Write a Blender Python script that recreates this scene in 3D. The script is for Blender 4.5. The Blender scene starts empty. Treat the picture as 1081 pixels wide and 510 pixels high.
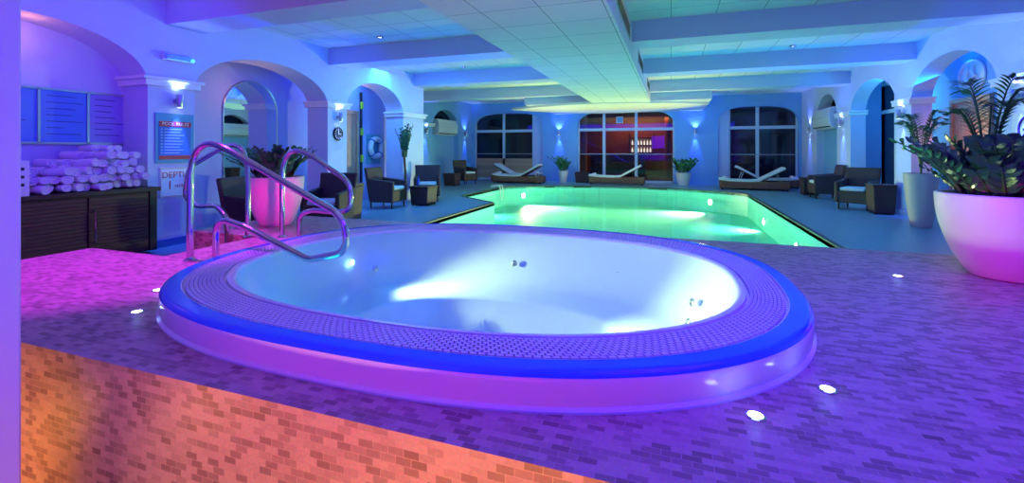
import bpy, bmesh, math, random
from math import sin, cos, pi, radians, sqrt, atan2
from mathutils import Vector, Matrix
from mathutils.geometry import tessellate_polygon
random.seed(7)
C = bpy.context.scene.collection
sc = bpy.context.scene

# ------------------------------------------------------------------ camera, world, big lights, exposure
TH = math.atan(168/480)
cam = bpy.data.objects.new('camera', bpy.data.cameras.new('camera')); C.objects.link(cam)
cam.location = (0, 0, 1.30); cam.rotation_euler = (pi/2, 0, TH)
cam.data.sensor_width = 36; cam.data.lens = 36*480/1081; cam.data.shift_y = -97/1081
cam.data.clip_start = .02
sc.camera = cam
sc.view_settings.view_transform = 'Standard'; sc.view_settings.look = 'None'
sc.view_settings.exposure = 0; sc.view_settings.gamma = 1; sc.view_settings.use_curve_mapping = False
try:
    sc.cycles.use_denoising = True
    sc.cycles.max_bounces = 8; sc.cycles.diffuse_bounces = 4; sc.cycles.transparent_max_bounces = 12
    sc.cycles.sample_clamp_indirect = 4
except Exception: pass
w = bpy.data.worlds.new('world'); sc.world = w; w.use_nodes = True
w.node_tree.nodes['Background'].inputs[0].default_value = (.02, .05, .25, 1)
w.node_tree.nodes['Background'].inputs[1].default_value = .3

def light(kind, name, loc, energy, color, parent=None, aim=None, size=.3, size_y=None, angle=None, blend=.5, spread=None):
    L = bpy.data.lights.new(name, kind); L.energy = energy; L.color = color
    if kind == 'AREA':
        L.size = size
        if size_y: L.shape = 'RECTANGLE'; L.size_y = size_y
        if spread: L.spread = radians(spread)
    else: L.shadow_soft_size = size
    if kind == 'SPOT': L.spot_size = radians(angle or 80); L.spot_blend = blend
    o = bpy.data.objects.new(name, L); C.objects.link(o); o.location = loc
    if aim is not None:
        o.rotation_euler = Vector(aim).to_track_quat('-Z', 'Y').to_euler()
    if parent: o.parent = parent
    return o
# colour wash of the hall, with unseen fill lights added: magenta at the near left, violet at the near right, blue over the deck
light('SPOT', 'magenta_wash_lamp', (-4.0, 2.5, 2.75), 520, (.5, .01, .9), aim=(0, 0, -1), size=.12, angle=64, blend=.35)
light('AREA', 'magenta_front_fill', (-1.0, -1.6, 1.9), 22, (.16, 0, 1), aim=(.05, 1, -.12), size=1.0)  # unseen fill behind the camera, added to tint upright surfaces
light('AREA', 'violet_wash_lamp', (1.4, 1.8, 3.2), 165, (.06, 0, 1), aim=(0, .1, -1), size=2.0)
light('AREA', 'violet_tub_lamp', (-1.3, 3.0, 2.68), 3, (0.1, 0, 1), aim=(0, 0, -1), size=1.2)
light('AREA', 'violet_ceiling_fill', (-1.5, -1.0, .6), 34, (.09, 0, 1), aim=(0, .45, 1), size=2.0)  # unseen fill low behind the camera, added to tint the ceiling violet
light('AREA', 'blue_deck_left_lamp', (-5.9, 9.0, 3.2), 160, (0.04, 0.42, 1), aim=(.1, 0, -1), size=.6, size_y=5)
light('AREA', 'blue_deck_right_lamp', (3.6, 9.5, 3.2), 25, (0, 0.05, 1), aim=(-.1, 0, -1), size=.6, size_y=6)
light('AREA', 'blue_far_fill', (-2, 16.2, 2.3), 47, (0.02, 0.02, 1), aim=(0, 1, -.1), size=9, size_y=.3)  # unseen strip added to turn the far wall blue
light('AREA', 'blue_up_left_fill', (-6.1, 8.0, 2.3), 97, (0.02, 0.02, 1), aim=(.5, 0, 1), size=.3, size_y=8)  # unseen uplight added to bring blue onto the ceiling, left side
light('AREA', 'blue_up_right_fill', (4.0, 10.5, 2.35), 78, (0, 0.2, 1), aim=(-.5, 0, 1), size=.3, size_y=9)  # matching unseen uplight added for the right side
light('AREA', 'blue_arcade_left_lamp', (-4.9, 7.5, 2.7), 38, (0, 0.02, 1), aim=(-1, 0, -.3), size=8, size_y=.3)
light('AREA', 'blue_arcade_right_lamp', (3.0, 10.5, 2.7), 34, (0, 0.02, 1), aim=(1, 0, -.3), size=9, size_y=.3)
light('AREA', 'orange_wash_lamp', (-.45, .1, -.28), 24, (1, .36, .0), aim=(0, 1, .12), size=1.8, size_y=.1)
light('AREA', 'orange_face_fill', (-3.05, .35, -.3), 12, (1, .34, .05), aim=(.35, 1, .3), size=1.1, size_y=.05)  # unseen fill added for the platform face beside the column
light('AREA', 'pink_rim_fill', (-.8, .2, .37), 1, (1, .06, .1), aim=(0, 1, .12), size=2.2, size_y=.05, spread=60)  # unseen low strip added to redden the front of the tub
light('SPOT', 'magenta_pot_fill', (.7, 2.1, .72), 82, (1, 0, 0.3), aim=(1.5, 2.0, -.03), size=.05, angle=24, blend=.4)  # floating spot without a fixture, added to colour the right pot
light('SPOT', 'magenta_planter_fill', (-2.9, 3.0, .72), 104, (1, 0, 0.3), aim=(-1.49, 1.13, -.03), size=.05, angle=26, blend=.4)  # floating spot without a fixture, added to colour the left pot
light('AREA', 'magenta_niche_fill', (-4.7, 2.2, 2.5), 29, (0.1, 0, 1), aim=(-1, .15, -.35), size=1.0, size_y=.4)  # unseen fill added to tint the niche behind the towels

# ------------------------------------------------------------------ materials
MATS = {}
def mat(name, col=(.8, .8, .8), rough=.5, metal=0, emit=None, es=1, spec=None):
    if name in MATS: return MATS[name]
    m = bpy.data.materials.new(name); m.use_nodes = True
    b = m.node_tree.nodes['Principled BSDF']
    b.inputs['Base Color'].default_value = (*col, 1); b.inputs['Roughness'].default_value = rough
    b.inputs['Metallic'].default_value = metal
    if spec is not None: b.inputs['Specular IOR Level'].default_value = spec
    if emit: b.inputs['Emission Color'].default_value = (*emit, 1); b.inputs['Emission Strength'].default_value = es
    MATS[name] = m
    return m
def N(m, t, **kw):
    n = m.node_tree.nodes.new(t)
    for k, v in kw.items():
        if k.startswith('_'): setattr(n, k[1:], v)
        else: n.inputs[k.replace('_', ' ')].default_value = v
    return n
def LK(m, a, b): m.node_tree.links.new(a, b)
def bsdf(m): return m.node_tree.nodes['Principled BSDF']
def bump(m, src, strength=.3, dist=.01):
    b = N(m, 'ShaderNodeBump', Strength=strength, Distance=dist)
    LK(m, src, b.inputs['Height']); LK(m, b.outputs['Normal'], bsdf(m).inputs['Normal'])
def coords(m, plane='xy', scale=(1, 1, 1)):
    tc = N(m, 'ShaderNodeTexCoord'); sp = N(m, 'ShaderNodeSeparateXYZ'); cb = N(m, 'ShaderNodeCombineXYZ')
    LK(m, tc.outputs['Object'], sp.inputs[0])
    LK(m, sp.outputs['XYZ'.index(plane[0].upper())], cb.inputs[0]); LK(m, sp.outputs['XYZ'.index(plane[1].upper())], cb.inputs[1])
    return cb.outputs[0]

def mosaic(name, plane, bw=.056, rh=.0265, c1=(.74, .44, .42), c2=(.26, .10, .10), dark=(.07, .02, .015), rough=.42):
    m = mat(name, c1, rough); v = coords(m, plane)
    br = N(m, 'ShaderNodeTexBrick', Scale=1, Mortar_Size=.0016, Mortar_Smooth=.3, Bias=-.25, Brick_Width=bw, Row_Height=rh)
    br.inputs['Color1'].default_value = (*c1, 1); br.inputs['Color2'].default_value = (*c2, 1)
    br.inputs['Mortar'].default_value = (c1[0]*.95, c1[1]*.95, c1[2]*.95, 1)
    LK(m, v, br.inputs['Vector'])
    # a second brick pattern in black and white picks the darkest tiles
    b2 = N(m, 'ShaderNodeTexBrick', Scale=1, Mortar_Size=.0016, Mortar_Smooth=.1, Bias=-.55, Brick_Width=bw, Row_Height=rh)
    b2.inputs['Color1'].default_value = (0, 0, 0, 1); b2.inputs['Color2'].default_value = (1, 1, 1, 1)
    b2.inputs['Mortar'].default_value = (0, 0, 0, 1)
    mp = N(m, 'ShaderNodeMapping'); mp.inputs['Location'].default_value = (bw*400, rh*222, 0)
    LK(m, v, mp.inputs['Vector']); LK(m, mp.outputs[0], b2.inputs['Vector'])
    rp = N(m, 'ShaderNodeMapRange'); rp.inputs['From Min'].default_value = .38; rp.inputs['From Max'].default_value = .5
    LK(m, b2.outputs['Color'], rp.inputs['Value'])
    ns = N(m, 'ShaderNodeTexNoise', Scale=1.7, Detail=2); LK(m, v, ns.inputs['Vector'])
    mu = N(m, 'ShaderNodeMath', _operation='MULTIPLY'); LK(m, rp.outputs[0], mu.inputs[0])
    r2 = N(m, 'ShaderNodeMapRange'); r2.inputs['From Min'].default_value = .35; r2.inputs['From Max'].default_value = .6; r2.inputs['To Min'].default_value = .25
    LK(m, ns.outputs[0], r2.inputs['Value']); LK(m, r2.outputs[0], mu.inputs[1])
    mx = N(m, 'ShaderNodeMix', _data_type='RGBA'); LK(m, mu.outputs[0], mx.inputs[0]); LK(m, br.outputs['Color'], mx.inputs[6])
    mx.inputs[7].default_value = (*dark, 1)
    fine = N(m, 'ShaderNodeTexNoise', Scale=90, Detail=3); LK(m, v, fine.inputs['Vector'])
    mm = N(m, 'ShaderNodeMix', _data_type='RGBA', _blend_type='MULTIPLY'); mm.inputs[0].default_value = .5
    LK(m, mx.outputs[2], mm.inputs[6]); LK(m, fine.outputs['Color'], mm.inputs[7])
    ga = N(m, 'ShaderNodeMix', _data_type='RGBA', _blend_type='ADD'); ga.inputs[0].default_value = 0
    LK(m, mm.outputs[2], ga.inputs[6]); LK(m, ga.outputs[2], bsdf(m).inputs['Base Color'])
    bump(m, br.outputs['Fac'], -.35, .002)
    return m
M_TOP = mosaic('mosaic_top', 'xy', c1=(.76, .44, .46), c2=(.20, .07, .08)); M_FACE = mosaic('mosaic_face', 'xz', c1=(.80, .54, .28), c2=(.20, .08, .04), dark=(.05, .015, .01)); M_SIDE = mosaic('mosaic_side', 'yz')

def tiled(name, plane, bw, rh, col, line, mort, rough=.5, off=0, bm=-.2):
    m = mat(name, col, rough); v = coords(m, plane)
    br = N(m, 'ShaderNodeTexBrick', _offset=off, Scale=1, Mortar_Size=mort, Mortar_Smooth=.1, Brick_Width=bw, Row_Height=rh)
    br.inputs['Color1'].default_value = (*col, 1); br.inputs['Color2'].default_value = (*[c*.93 for c in col], 1)
    br.inputs['Mortar'].default_value = (*line, 1); LK(m, v, br.inputs['Vector'])
    LK(m, br.outputs['Color'], bsdf(m).inputs['Base Color']); bump(m, br.outputs['Fac'], bm, .004)
    return m
M_DECK = tiled('deck_tile', 'xy', .15, .15, (.16, .34, .46), (.10, .22, .3), .004, .35)
M_LOWER = tiled('lower_floor_tile', 'xy', .3, .3, (.5, .42, .36), (.3, .26, .22), .005, .4)
M_CEIL = tiled('ceiling_tile', 'xy', .62, .62, (.82, .82, .80), (.35, .35, .35), .006, .9)
M_BASIN = tiled('pool_tile', 'xy', .1, .1, (.22, .92, .70), (.17, .8, .6), .004, .6)
M_BASINX = tiled('pool_tile_wall', 'yz', .1, .1, (.22, .8, .74), (.18, .66, .62), .004, .3)
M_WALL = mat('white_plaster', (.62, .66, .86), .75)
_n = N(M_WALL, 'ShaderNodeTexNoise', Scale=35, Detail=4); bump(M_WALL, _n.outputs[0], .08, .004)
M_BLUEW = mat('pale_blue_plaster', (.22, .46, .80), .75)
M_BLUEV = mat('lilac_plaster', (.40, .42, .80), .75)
M_TRIM = mat('trim_paint', (.86, .86, .86), .45)
M_EDGE = mat('dark_coping', (.02, .025, .03), .35)
M_STEEL = mat('polished_steel', (.62, .62, .66), .1, 1)
M_BRUSH = mat('brushed_steel', (.55, .56, .58), .3, 1)
M_ACR = mat('acrylic_white', (.86, .86, .88), .16)
M_GRATE = mat('grating_plastic', (.78, .76, .82), .45)
M_GROOVE = mat('grating_groove', (.16, .14, .2), .6)
M_DARKWOOD = mat('dark_wood', (.05, .022, .016), .45)
def wood(name, base, plane='yz', s=18):
    m = mat(name, base, .5); v = coords(m, plane)
    mp = N(m, 'ShaderNodeMapping'); mp.inputs['Scale'].default_value = (1.2, s, 1); LK(m, v, mp.inputs['Vector'])
    n = N(m, 'ShaderNodeTexNoise', Scale=4, Detail=4); LK(m, mp.outputs[0], n.inputs['Vector'])
    cr = N(m, 'ShaderNodeValToRGB'); cr.color_ramp.elements[0].position = .3; cr.color_ramp.elements[0].color = (*[c*.5 for c in base], 1)
    cr.color_ramp.elements[1].position = .7; cr.color_ramp.elements[1].color = (*base, 1)
    LK(m, n.outputs[0], cr.inputs[0]); LK(m, cr.outputs[0], bsdf(m).inputs['Base Color']); return m
M_SLAT = wood('slatted_wood', (.14, .055, .035))
M_DOORW = wood('pink_wood_door', (.62, .34, .24), 'zy', 12)
M_TANW = wood('tan_wood_door', (.72, .45, .25), 'zy', 12)
def wicker(name, col):
    m = mat(name, col, .55)
    tc = N(m, 'ShaderNodeTexCoord')
    sp = N(m, 'ShaderNodeSeparateXYZ'); LK(m, tc.outputs['Object'], sp.inputs[0])
    ad = N(m, 'ShaderNodeMath', _operation='ADD'); LK(m, sp.outputs[0], ad.inputs[0]); LK(m, sp.outputs[1], ad.inputs[1])
    cb = N(m, 'ShaderNodeCombineXYZ'); LK(m, ad.outputs[0], cb.inputs[0]); LK(m, sp.outputs[2], cb.inputs[1])
    br = N(m, 'ShaderNodeTexBrick', Scale=1, Mortar_Size=.003, Mortar_Smooth=.6, Brick_Width=.05, Row_Height=.014)
    br.inputs['Color1'].default_value = (*col, 1); br.inputs['Color2'].default_value = (*[c*.6 for c in col], 1)
    br.inputs['Mortar'].default_value = (*[c*.2 for c in col], 1)
    LK(m, cb.outputs[0], br.inputs['Vector']); LK(m, br.outputs['Color'], bsdf(m).inputs['Base Color'])
    bump(m, br.outputs['Fac'], -.8, .006); return m
M_WICK = wicker('dark_wicker', (.085, .038, .045)); M_WICKB = wicker('brown_wicker', (.30, .13, .08))
M_CUSH = mat('pale_cushion', (.55, .66, .72), .85); M_MATT = mat('white_lounger_pad', (.72, .78, .80), .8)
M_POTW = mat('white_pot', (.78, .74, .76), .42)
_n = N(M_POTW, 'ShaderNodeTexNoise', Scale=7, Detail=5); bump(M_POTW, _n.outputs[0], .12, .01)
M_SOIL = mat('soil', (.03, .02, .015), .95)
M_LEAF = mat('glossy_dark_leaf', (.035, .13, .05), .22); M_PALM = mat('palm_leaf', (.06, .2, .06), .35)
M_STEM = mat('plant_stem', (.07, .16, .05), .5); M_TRUNK = mat('brown_trunk', (.10, .06, .04), .8)
M_TOWEL = mat('white_towel', (.82, .80, .86), .95)
_n = N(M_TOWEL, 'ShaderNodeTexNoise', Scale=160, Detail=2); bump(M_TOWEL, _n.outputs[0], .5, .006)
M_FRAME = mat('white_window_frame', (.62, .72, .76), .4)
M_BLACK = mat('black_plastic', (.012, .012, .015), .35)
M_RED = mat('red_paint', (.62, .02, .04), .5); M_WHITE = mat('white_sign', (.82, .82, .84), .4)
M_BLUEP = mat('blue_sign_panel', (.05, .18, .55), .35); M_INK = mat('dark_ink', (.03, .02, .05), .6)
M_LBLUE = mat('pale_blue_backing', (.12, .38, .55), .3)
M_AC = mat('air_conditioner_plastic', (.72, .76, .76), .4); M_YEL = mat('yellow_green_plastic', (.55, .75, .05), .4)
M_LED = mat('blue_white_led', (1, 1, 1), .3, 0, (.45, .6, 1), 18)
M_LAMPG = mat('lamp_glow', (1, 1, 1), .3, 0, (.55, .7, 1), 14)
M_PLAMP = mat('pool_lamp_glow', (1, 1, 1), .3, 0, (1, .93, .7), 25)
M_GREENL = mat('green_led', (0, .3, .1), .3, 0, (.05, 1, .45), 4)
M_MIRROR = mat('mirror_glass', (.75, .85, .9), .02, 1)
M_RING = mat('lifebuoy_white', (.75, .78, .78), .5)

def glassy(name, tint, rough=.02, base=.0, ior=1.33, bumpscale=None, bstr=.1, gtint=(1, 1, 1), fk=1.0):
    m = bpy.data.materials.new(name); m.use_nodes = True; nt = m.node_tree; nt.nodes.clear()
    out = N(m, 'ShaderNodeOutputMaterial'); mx = N(m, 'ShaderNodeMixShader'); tr = N(m, 'ShaderNodeBsdfTransparent'); gl = N(m, 'ShaderNodeBsdfGlossy')
    tr.inputs[0].default_value = (*tint, 1); gl.inputs[0].default_value = (*gtint, 1); gl.inputs['Roughness'].default_value = rough
    fr = N(m, 'ShaderNodeFresnel', IOR=ior)
    fm = N(m, 'ShaderNodeMath', _operation='MULTIPLY'); fm.inputs[1].default_value = fk; LK(m, fr.outputs[0], fm.inputs[0]); LK(m, fm.outputs[0], mx.inputs[0]); LK(m, tr.outputs[0], mx.inputs[1]); LK(m, gl.outputs[0], mx.inputs[2]); LK(m, mx.outputs[0], out.inputs[0])
    if bumpscale:
        tc = N(m, 'ShaderNodeTexCoord'); mp = N(m, 'ShaderNodeMapping'); mp.inputs['Scale'].default_value = bumpscale
        LK(m, tc.outputs['Object'], mp.inputs[0]); n = N(m, 'ShaderNodeTexNoise', Scale=1, Detail=3); LK(m, mp.outputs[0], n.inputs['Vector'])
        b = N(m, 'ShaderNodeBump', Strength=bstr, Distance=.05); LK(m, n.outputs[0], b.inputs['Height'])
        LK(m, b.outputs[0], gl.inputs['Normal']); LK(m, b.outputs[0], fr.inputs['Normal'])
    MATS[name] = m; return m
M_WATER = glassy('pool_water', (.72, .99, .88), .06, bumpscale=(1.5, 3.5, 1), bstr=.3, fk=.15)
M_TUBW = glassy('tub_water', (.44, .88, .93), .16, bumpscale=(2, 3, 1), bstr=.06, fk=.2)
M_GLASS = glassy('window_glass', (.75, .8, .85), .01, ior=1.6)

# ------------------------------------------------------------------ mesh helpers
class MB:
    def __init__(s): s.v = []; s.f = []
    def add(s, vs, fs):
        o = len(s.v); s.v += [tuple(p) for p in vs]; s.f += [tuple(i+o for i in f) for f in fs]; return s
    def box(s, x0, x1, y0, y1, z0, z1, M=None):
        vs = [Vector((x, y, z)) for z in (z0, z1) for y in (y0, y1) for x in (x0, x1)]
        if M: vs = [M @ p for p in vs]
        return s.add(vs, [(0, 2, 3, 1), (4, 5, 7, 6), (0, 1, 5, 4), (2, 6, 7, 3), (0, 4, 6, 2), (1, 3, 7, 5)])
    def hexa(s, b, t):          # two quads, bottom and top, each counter-clockwise
        return s.add(list(b)+list(t), [(3, 2, 1, 0), (4, 5, 6, 7), (0, 1, 5, 4), (1, 2, 6, 5), (2, 3, 7, 6), (3, 0, 4, 7)])
    def rings(s, rs, closed=True, cap0=False, cap1=False):
        n = len(rs[0]); vs = [p for r in rs for p in r]; fs = []
        for i in range(len(rs)-1):
            for j in range(n if closed else n-1):
                k = (j+1) % n; fs.append((i*n+j, i*n+k, (i+1)*n+k, (i+1)*n+j))
        if cap0: fs.append(tuple(range(n))[::-1])
        if cap1: fs.append(tuple((len(rs)-1)*n+j for j in range(n)))
        return s.add(vs, fs)
    def lathe(s, prof, c=(0, 0, 0), n=32, cap0=True, cap1=True, M=None):
        rs = []
        for r, z in prof:
            ring = [Vector((r*cos(2*pi*i/n), r*sin(2*pi*i/n), z)) for i in range(n)]
            if M: ring = [M @ p for p in ring]
            rs.append([p+Vector(c) for p in ring])
        return s.rings(rs, True, cap0, cap1)
    def tube(s, pts, r, n=10, closed=False):
        pts = [Vector(p) for p in pts]; rs = []; L = len(pts); up = None
        for i, p in enumerate(pts):
            if closed: t = pts[(i+1) % L]-pts[i-1]
            else: t = pts[min(i+1, L-1)]-pts[max(i-1, 0)]
            t.normalize()
            if up is None:
                up = Vector((0, 0, 1)) if abs(t.z) < .9 else Vector((1, 0, 0))
            a = t.cross(up).normalized(); b = a.cross(t).normalized(); up = b
            rr = r[i] if isinstance(r, (list, tuple)) else r
            rs.append([p+a*rr*cos(2*pi*j/n)+b*rr*sin(2*pi*j/n) for j in range(n)])
        if closed: rs.append(rs[0])
        return s.rings(rs, True, not closed, not closed)
    def disc(s, c, r, nrm, n=20, t=.004):
        M = Vector(nrm).to_track_quat('Z', 'Y').to_matrix()
        return s.lathe([(r, 0), (r, t)], c, n, M=M)
    def prism(s, poly, z0, z1, holes=(), f=lambda x, y, z: (x, y, z), bottom=True):
        loops = [list(poly)]+[list(h) for h in holes]
        tess = tessellate_polygon([[Vector((x, y, 0)) for x, y in l] for l in loops])
        flat = [p for l in loops for p in l]; n = len(flat)
        vs = [f(x, y, z1) for x, y in flat]+[f(x, y, z0) for x, y in flat]
        fs = [t for t in tess]
        if bottom: fs += [tuple(i+n for i in t[::-1]) for t in tess]
        o = 0
        for l in loops:
            for i in range(len(l)):
                j = (i+1) % len(l); fs.append((o+i, o+j, o+j+n, o+i+n))
            o += len(l)
        return s.add(vs, fs)
    def build(s, name, m, parent=None, smooth=35, bevel=0, recalc=True):
        me = bpy.data.meshes.new(name); me.from_pydata(s.v, [], s.f)
        bm = bmesh.new(); bm.from_mesh(me); bmesh.ops.remove_doubles(bm, verts=bm.verts, dist=1e-5)
        if recalc: bmesh.ops.recalc_face_normals(bm, faces=bm.faces)
        bm.to_mesh(me); bm.free()
        if smooth:
            for p in me.polygons: p.use_smooth = True
            me.set_sharp_from_angle(angle=radians(smooth))
        me.materials.append(m)
        o = bpy.data.objects.new(name, me); C.objects.link(o)
        if parent: o.parent = parent
        if bevel:
            b = o.modifiers.new('bevel', 'BEVEL'); b.width = bevel; b.segments = 2; b.limit_method = 'ANGLE'; b.harden_normals = False
        return o
def tag(o, label=None, cat=None, group=None, kind=None):
    if label: o['label'] = label
    if cat: o['category'] = cat
    if group: o['group'] = group
    if kind: o['kind'] = kind
    return o
def struct(o, label=None, cat=None): return tag(o, label, cat, kind='structure')
def thing(name, loc=(0, 0, 0), rz=0, label=None, cat=None, group=None):
    o = bpy.data.objects.new(name, None); C.objects.link(o); o.location = loc; o.rotation_euler = (0, 0, rz); o.empty_display_size = .1
    return tag(o, label, cat, group)
def dup(root, loc, rz=0, label=None, group=None, scale=None):
    def cp(o, par):
        c = o.copy(); C.objects.link(c)
        if par: c.parent = par
        for ch in list(o.children): cp(ch, c)
        return c
    r = cp(root, None); r.location = loc; r.rotation_euler = (0, 0, rz)
    if label: r['label'] = label
    if group: r['group'] = group
    if scale: r.scale = scale
    return r
def text_mesh(name, s, size, m, M, parent=None, depth=.001, align='CENTER'):
    cu = bpy.data.curves.new(name, 'FONT'); cu.body = s; cu.size = size; cu.extrude = depth; cu.align_x = align; cu.align_y = 'CENTER'
    t = bpy.data.objects.new(name, cu); C.objects.link(t)
    bpy.context.view_layer.update()
    me = bpy.data.meshes.new_from_object(t.evaluated_get(bpy.context.evaluated_depsgraph_get()))
    bpy.data.objects.remove(t); me.transform(M); me.materials.clear(); me.materials.append(m)
    o = bpy.data.objects.new(name, me); C.objects.link(o)
    if parent: o.parent = parent
    return o
def se(cx, cy, a, b, n, z, k=144):      # superellipse ring
    out = []
    for i in range(k):
        t = 2*pi*i/k; c, s_ = cos(t), sin(t)
        q = n/2.6*(2.6 if c < 0 and s_ < 0 else 2.25 if s_ < 0 else 2.5 if c > 0 else 2.4)
        out.append(Vector((cx+a*math.copysign(abs(c)**(2/q), c), cy+b*math.copysign(abs(s_)**(2/q), s_), z)))
    return out

# ------------------------------------------------------------------ structure
ZC = 3.30; ZB = 2.98; ZS = 2.72; XL = -6.4; XR = 4.3; YF = 18.3; XLR = -8.3
def arch_wall(name, axis, t0, t1, s0, s1, z0, z1, ops, m=None):
    mb = MB()
    def P(s, t, z): return (t, s, z) if axis == 'X' else (s, t, z)
    def bx(a, b, c, d):
        if axis == 'X': mb.box(min(t0, t1), max(t0, t1), a, b, c, d)
        else: mb.box(a, b, min(t0, t1), max(t0, t1), c, d)
    cur = s0
    for (a, b, zb, sp, top, n) in ops:
        if a > cur: bx(cur, a, z0, z1)
        if zb > z0: bx(a, b, z0, zb)
        K = 28; c, h = (a+b)/2, (b-a)/2; fr = []
        for i in range(K+1):
            u = -cos(pi*i/K); zz = sp+(top-sp)*max(0, 1-abs(u)**n)**(1/n); fr.append((c+h*u, zz))
        vs = []
        for s_, z in fr: vs += [P(s_, t0, z), P(s_, t1, z), P(s_, t0, z1), P(s_, t1, z1)]
        fs = []
        for i in range(K):
            q = 4*i; fs += [(q, q+4, q+6, q+2), (q+1, q+3, q+7, q+5), (q, q+1, q+5, q+4), (q+2, q+6, q+7, q+3)]
        mb.add(vs, fs); cur = b
    if s1 > cur: bx(cur, s1, z0, z1)
    return struct(mb.build(name, m or M_WALL))
# pool outline
POOL = [(-4.1, 5.0), (2.1, 5.0), (2.1, 14.7)]
for i in range(1, 24):
    t = i/24; x = 2.1-7.65*t; POOL.append((x, 14.7+1.75*(1-(2*t-1)**2)**.8))
POOL += [(-5.55, 14.75), (-5.55, 11.6), (-4.1, 10.4)]
def offset_poly(poly, d):
    cx = sum(p[0] for p in poly)/len(poly); out = []
    n = len(poly)
    for i in range(n):
        p0, p, p1 = Vector(poly[i-1]), Vector(poly[i]), Vector(poly[(i+1) % n])
        e0 = (p-p0).normalized(); e1 = (p1-p).normalized()
        n0 = Vector((e0.y, -e0.x)); n1 = Vector((e1.y, -e1.x)); b = (n0+n1).normalized()
        out.append(tuple(p+b*d/max(.35, b.dot(n0))))
    return out
POOLO = offset_poly(POOL, .065)
deck = MB().prism([(-9, 1.22), (-4.9, 1.22), (-4.9, 4.8), (5.3, 4.8), (5.3, YF+.3), (-9, YF+.3)], -.1, 0, [POOLO], bottom=False)
struct(deck.build('floor', M_DECK))
cop = MB().prism(POOLO, -.075, .006, [POOL], bottom=False); struct(cop.build('pool_coping', M_EDGE))
PB = MB(); n = len(POOL)
for i in range(n):
    a, b = POOL[i], POOL[(i+1) % n]; PB.add([(*a, -.02), (*b, -.02), (*b, -.65), (*a, -.65)], [(0, 1, 2, 3)])
struct(PB.build('pool_wall', M_BASINX, recalc=False))
struct(MB().prism(POOL, -.7, -.65).build('pool_floor', M_BASIN))
wt = MB().add([(x, y, -.15) for x, y in offset_poly(POOL, -.002)], [])
tess = tessellate_polygon([[Vector((x, y, 0)) for x, y in POOL]]); wt.f = [tuple(t) for t in tess]
tag(wt.build('pool_water', M_WATER), 'rippled turquoise green water filling the big swimming pool', 'water', kind='stuff')
# depth lettering on the pool floor
# platform
TCX, TCY, TA, TB_, TN = -1.2, 2.82, 1.86, 1.44, 2.7
hole = [(p.x, p.y) for p in se(TCX, TCY, 1.72, 1.30, TN, 0, 72)]
plat_poly = [(-4.9, 1.22), (5.0, 1.22), (5.0, 4.8), (-4.9, 4.8), (-4.9, 3.5), (-3.95, 3.5), (-3.95, 2.6), (-4.9, 2.6)]
pm = MB().prism(plat_poly, -.35, .42, [hole], bottom=False)
po = struct(pm.build('raised_platform', M_TOP, smooth=0))
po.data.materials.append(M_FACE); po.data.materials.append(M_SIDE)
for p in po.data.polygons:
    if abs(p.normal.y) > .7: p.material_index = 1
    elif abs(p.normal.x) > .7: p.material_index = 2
st = MB().box(-4.5, -3.95, 2.6, 3.5, -.05, .22); struct(st.build('entry_step', M_TOP))
struct(MB().box(-9, 5.3, -3, 1.22, -.45, -.35).build('floor', M_LOWER))
# walls
ARL = [(1.66, 4.0, 0, 2.17, 2.76, 2), (4.62, 7.27, 0, 2.17, 2.78, 2), (7.83, 9.95, 0, 2.17, 2.82, 2)]
arch_wall('wall_left', 'X', XL, XL-.5, -3, 10.95, -.35, ZC, [(a, b, -.35 if False else -.35, s, t, n) for a, b, z, s, t, n in ARL])
struct(MB().box(-7.6, -6.9, -3, 4.0, -.35, ZC).build('wall_left', M_WALL))
struct(MB().box(-7.6, -6.9, 4.0, 4.62, -.35, ZC).build('wall_left', M_WALL))
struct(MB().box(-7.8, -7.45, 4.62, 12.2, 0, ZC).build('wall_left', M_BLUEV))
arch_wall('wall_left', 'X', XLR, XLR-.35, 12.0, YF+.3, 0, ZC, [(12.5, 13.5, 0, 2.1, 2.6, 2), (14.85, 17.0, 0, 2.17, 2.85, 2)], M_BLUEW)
struct(MB().box(-9, -8.65, 12, YF+.3, 0, ZC).build('wall_left', M_WALL))
struct(MB().box(-8.65, -7.8, 11.85, 12.2, 0, ZC).build('wall_left', M_WALL))
arch_wall('wall_right', 'X', XR, XR+.32, -3, YF+.3, -.35, ZC,
          [(8.24, 10.65, -.35, 2.22, 2.9, 2), (11.28, 13.74, -.35, 2.22, 2.9, 2), (14.74, 16.57, -.35, 2.22, 2.92, 2)])
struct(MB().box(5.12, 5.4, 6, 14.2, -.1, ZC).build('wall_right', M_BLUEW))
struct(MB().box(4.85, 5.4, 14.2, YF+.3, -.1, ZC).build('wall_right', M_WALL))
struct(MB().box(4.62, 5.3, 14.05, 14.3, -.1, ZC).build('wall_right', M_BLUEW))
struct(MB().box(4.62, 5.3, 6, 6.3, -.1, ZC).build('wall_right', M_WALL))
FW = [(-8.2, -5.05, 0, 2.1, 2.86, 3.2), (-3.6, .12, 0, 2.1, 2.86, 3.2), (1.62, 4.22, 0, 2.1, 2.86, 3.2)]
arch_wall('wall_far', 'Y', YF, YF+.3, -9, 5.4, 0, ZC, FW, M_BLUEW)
struct(MB().box(-9, 5.4, -3.2, -3, -.45, ZC).build('wall_back', M_WALL))
struct(MB().box(-2.6, -2.29, .85, 1.0, -.35, ZC).build('foreground_column', M_WALL, bevel=.01))
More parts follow.
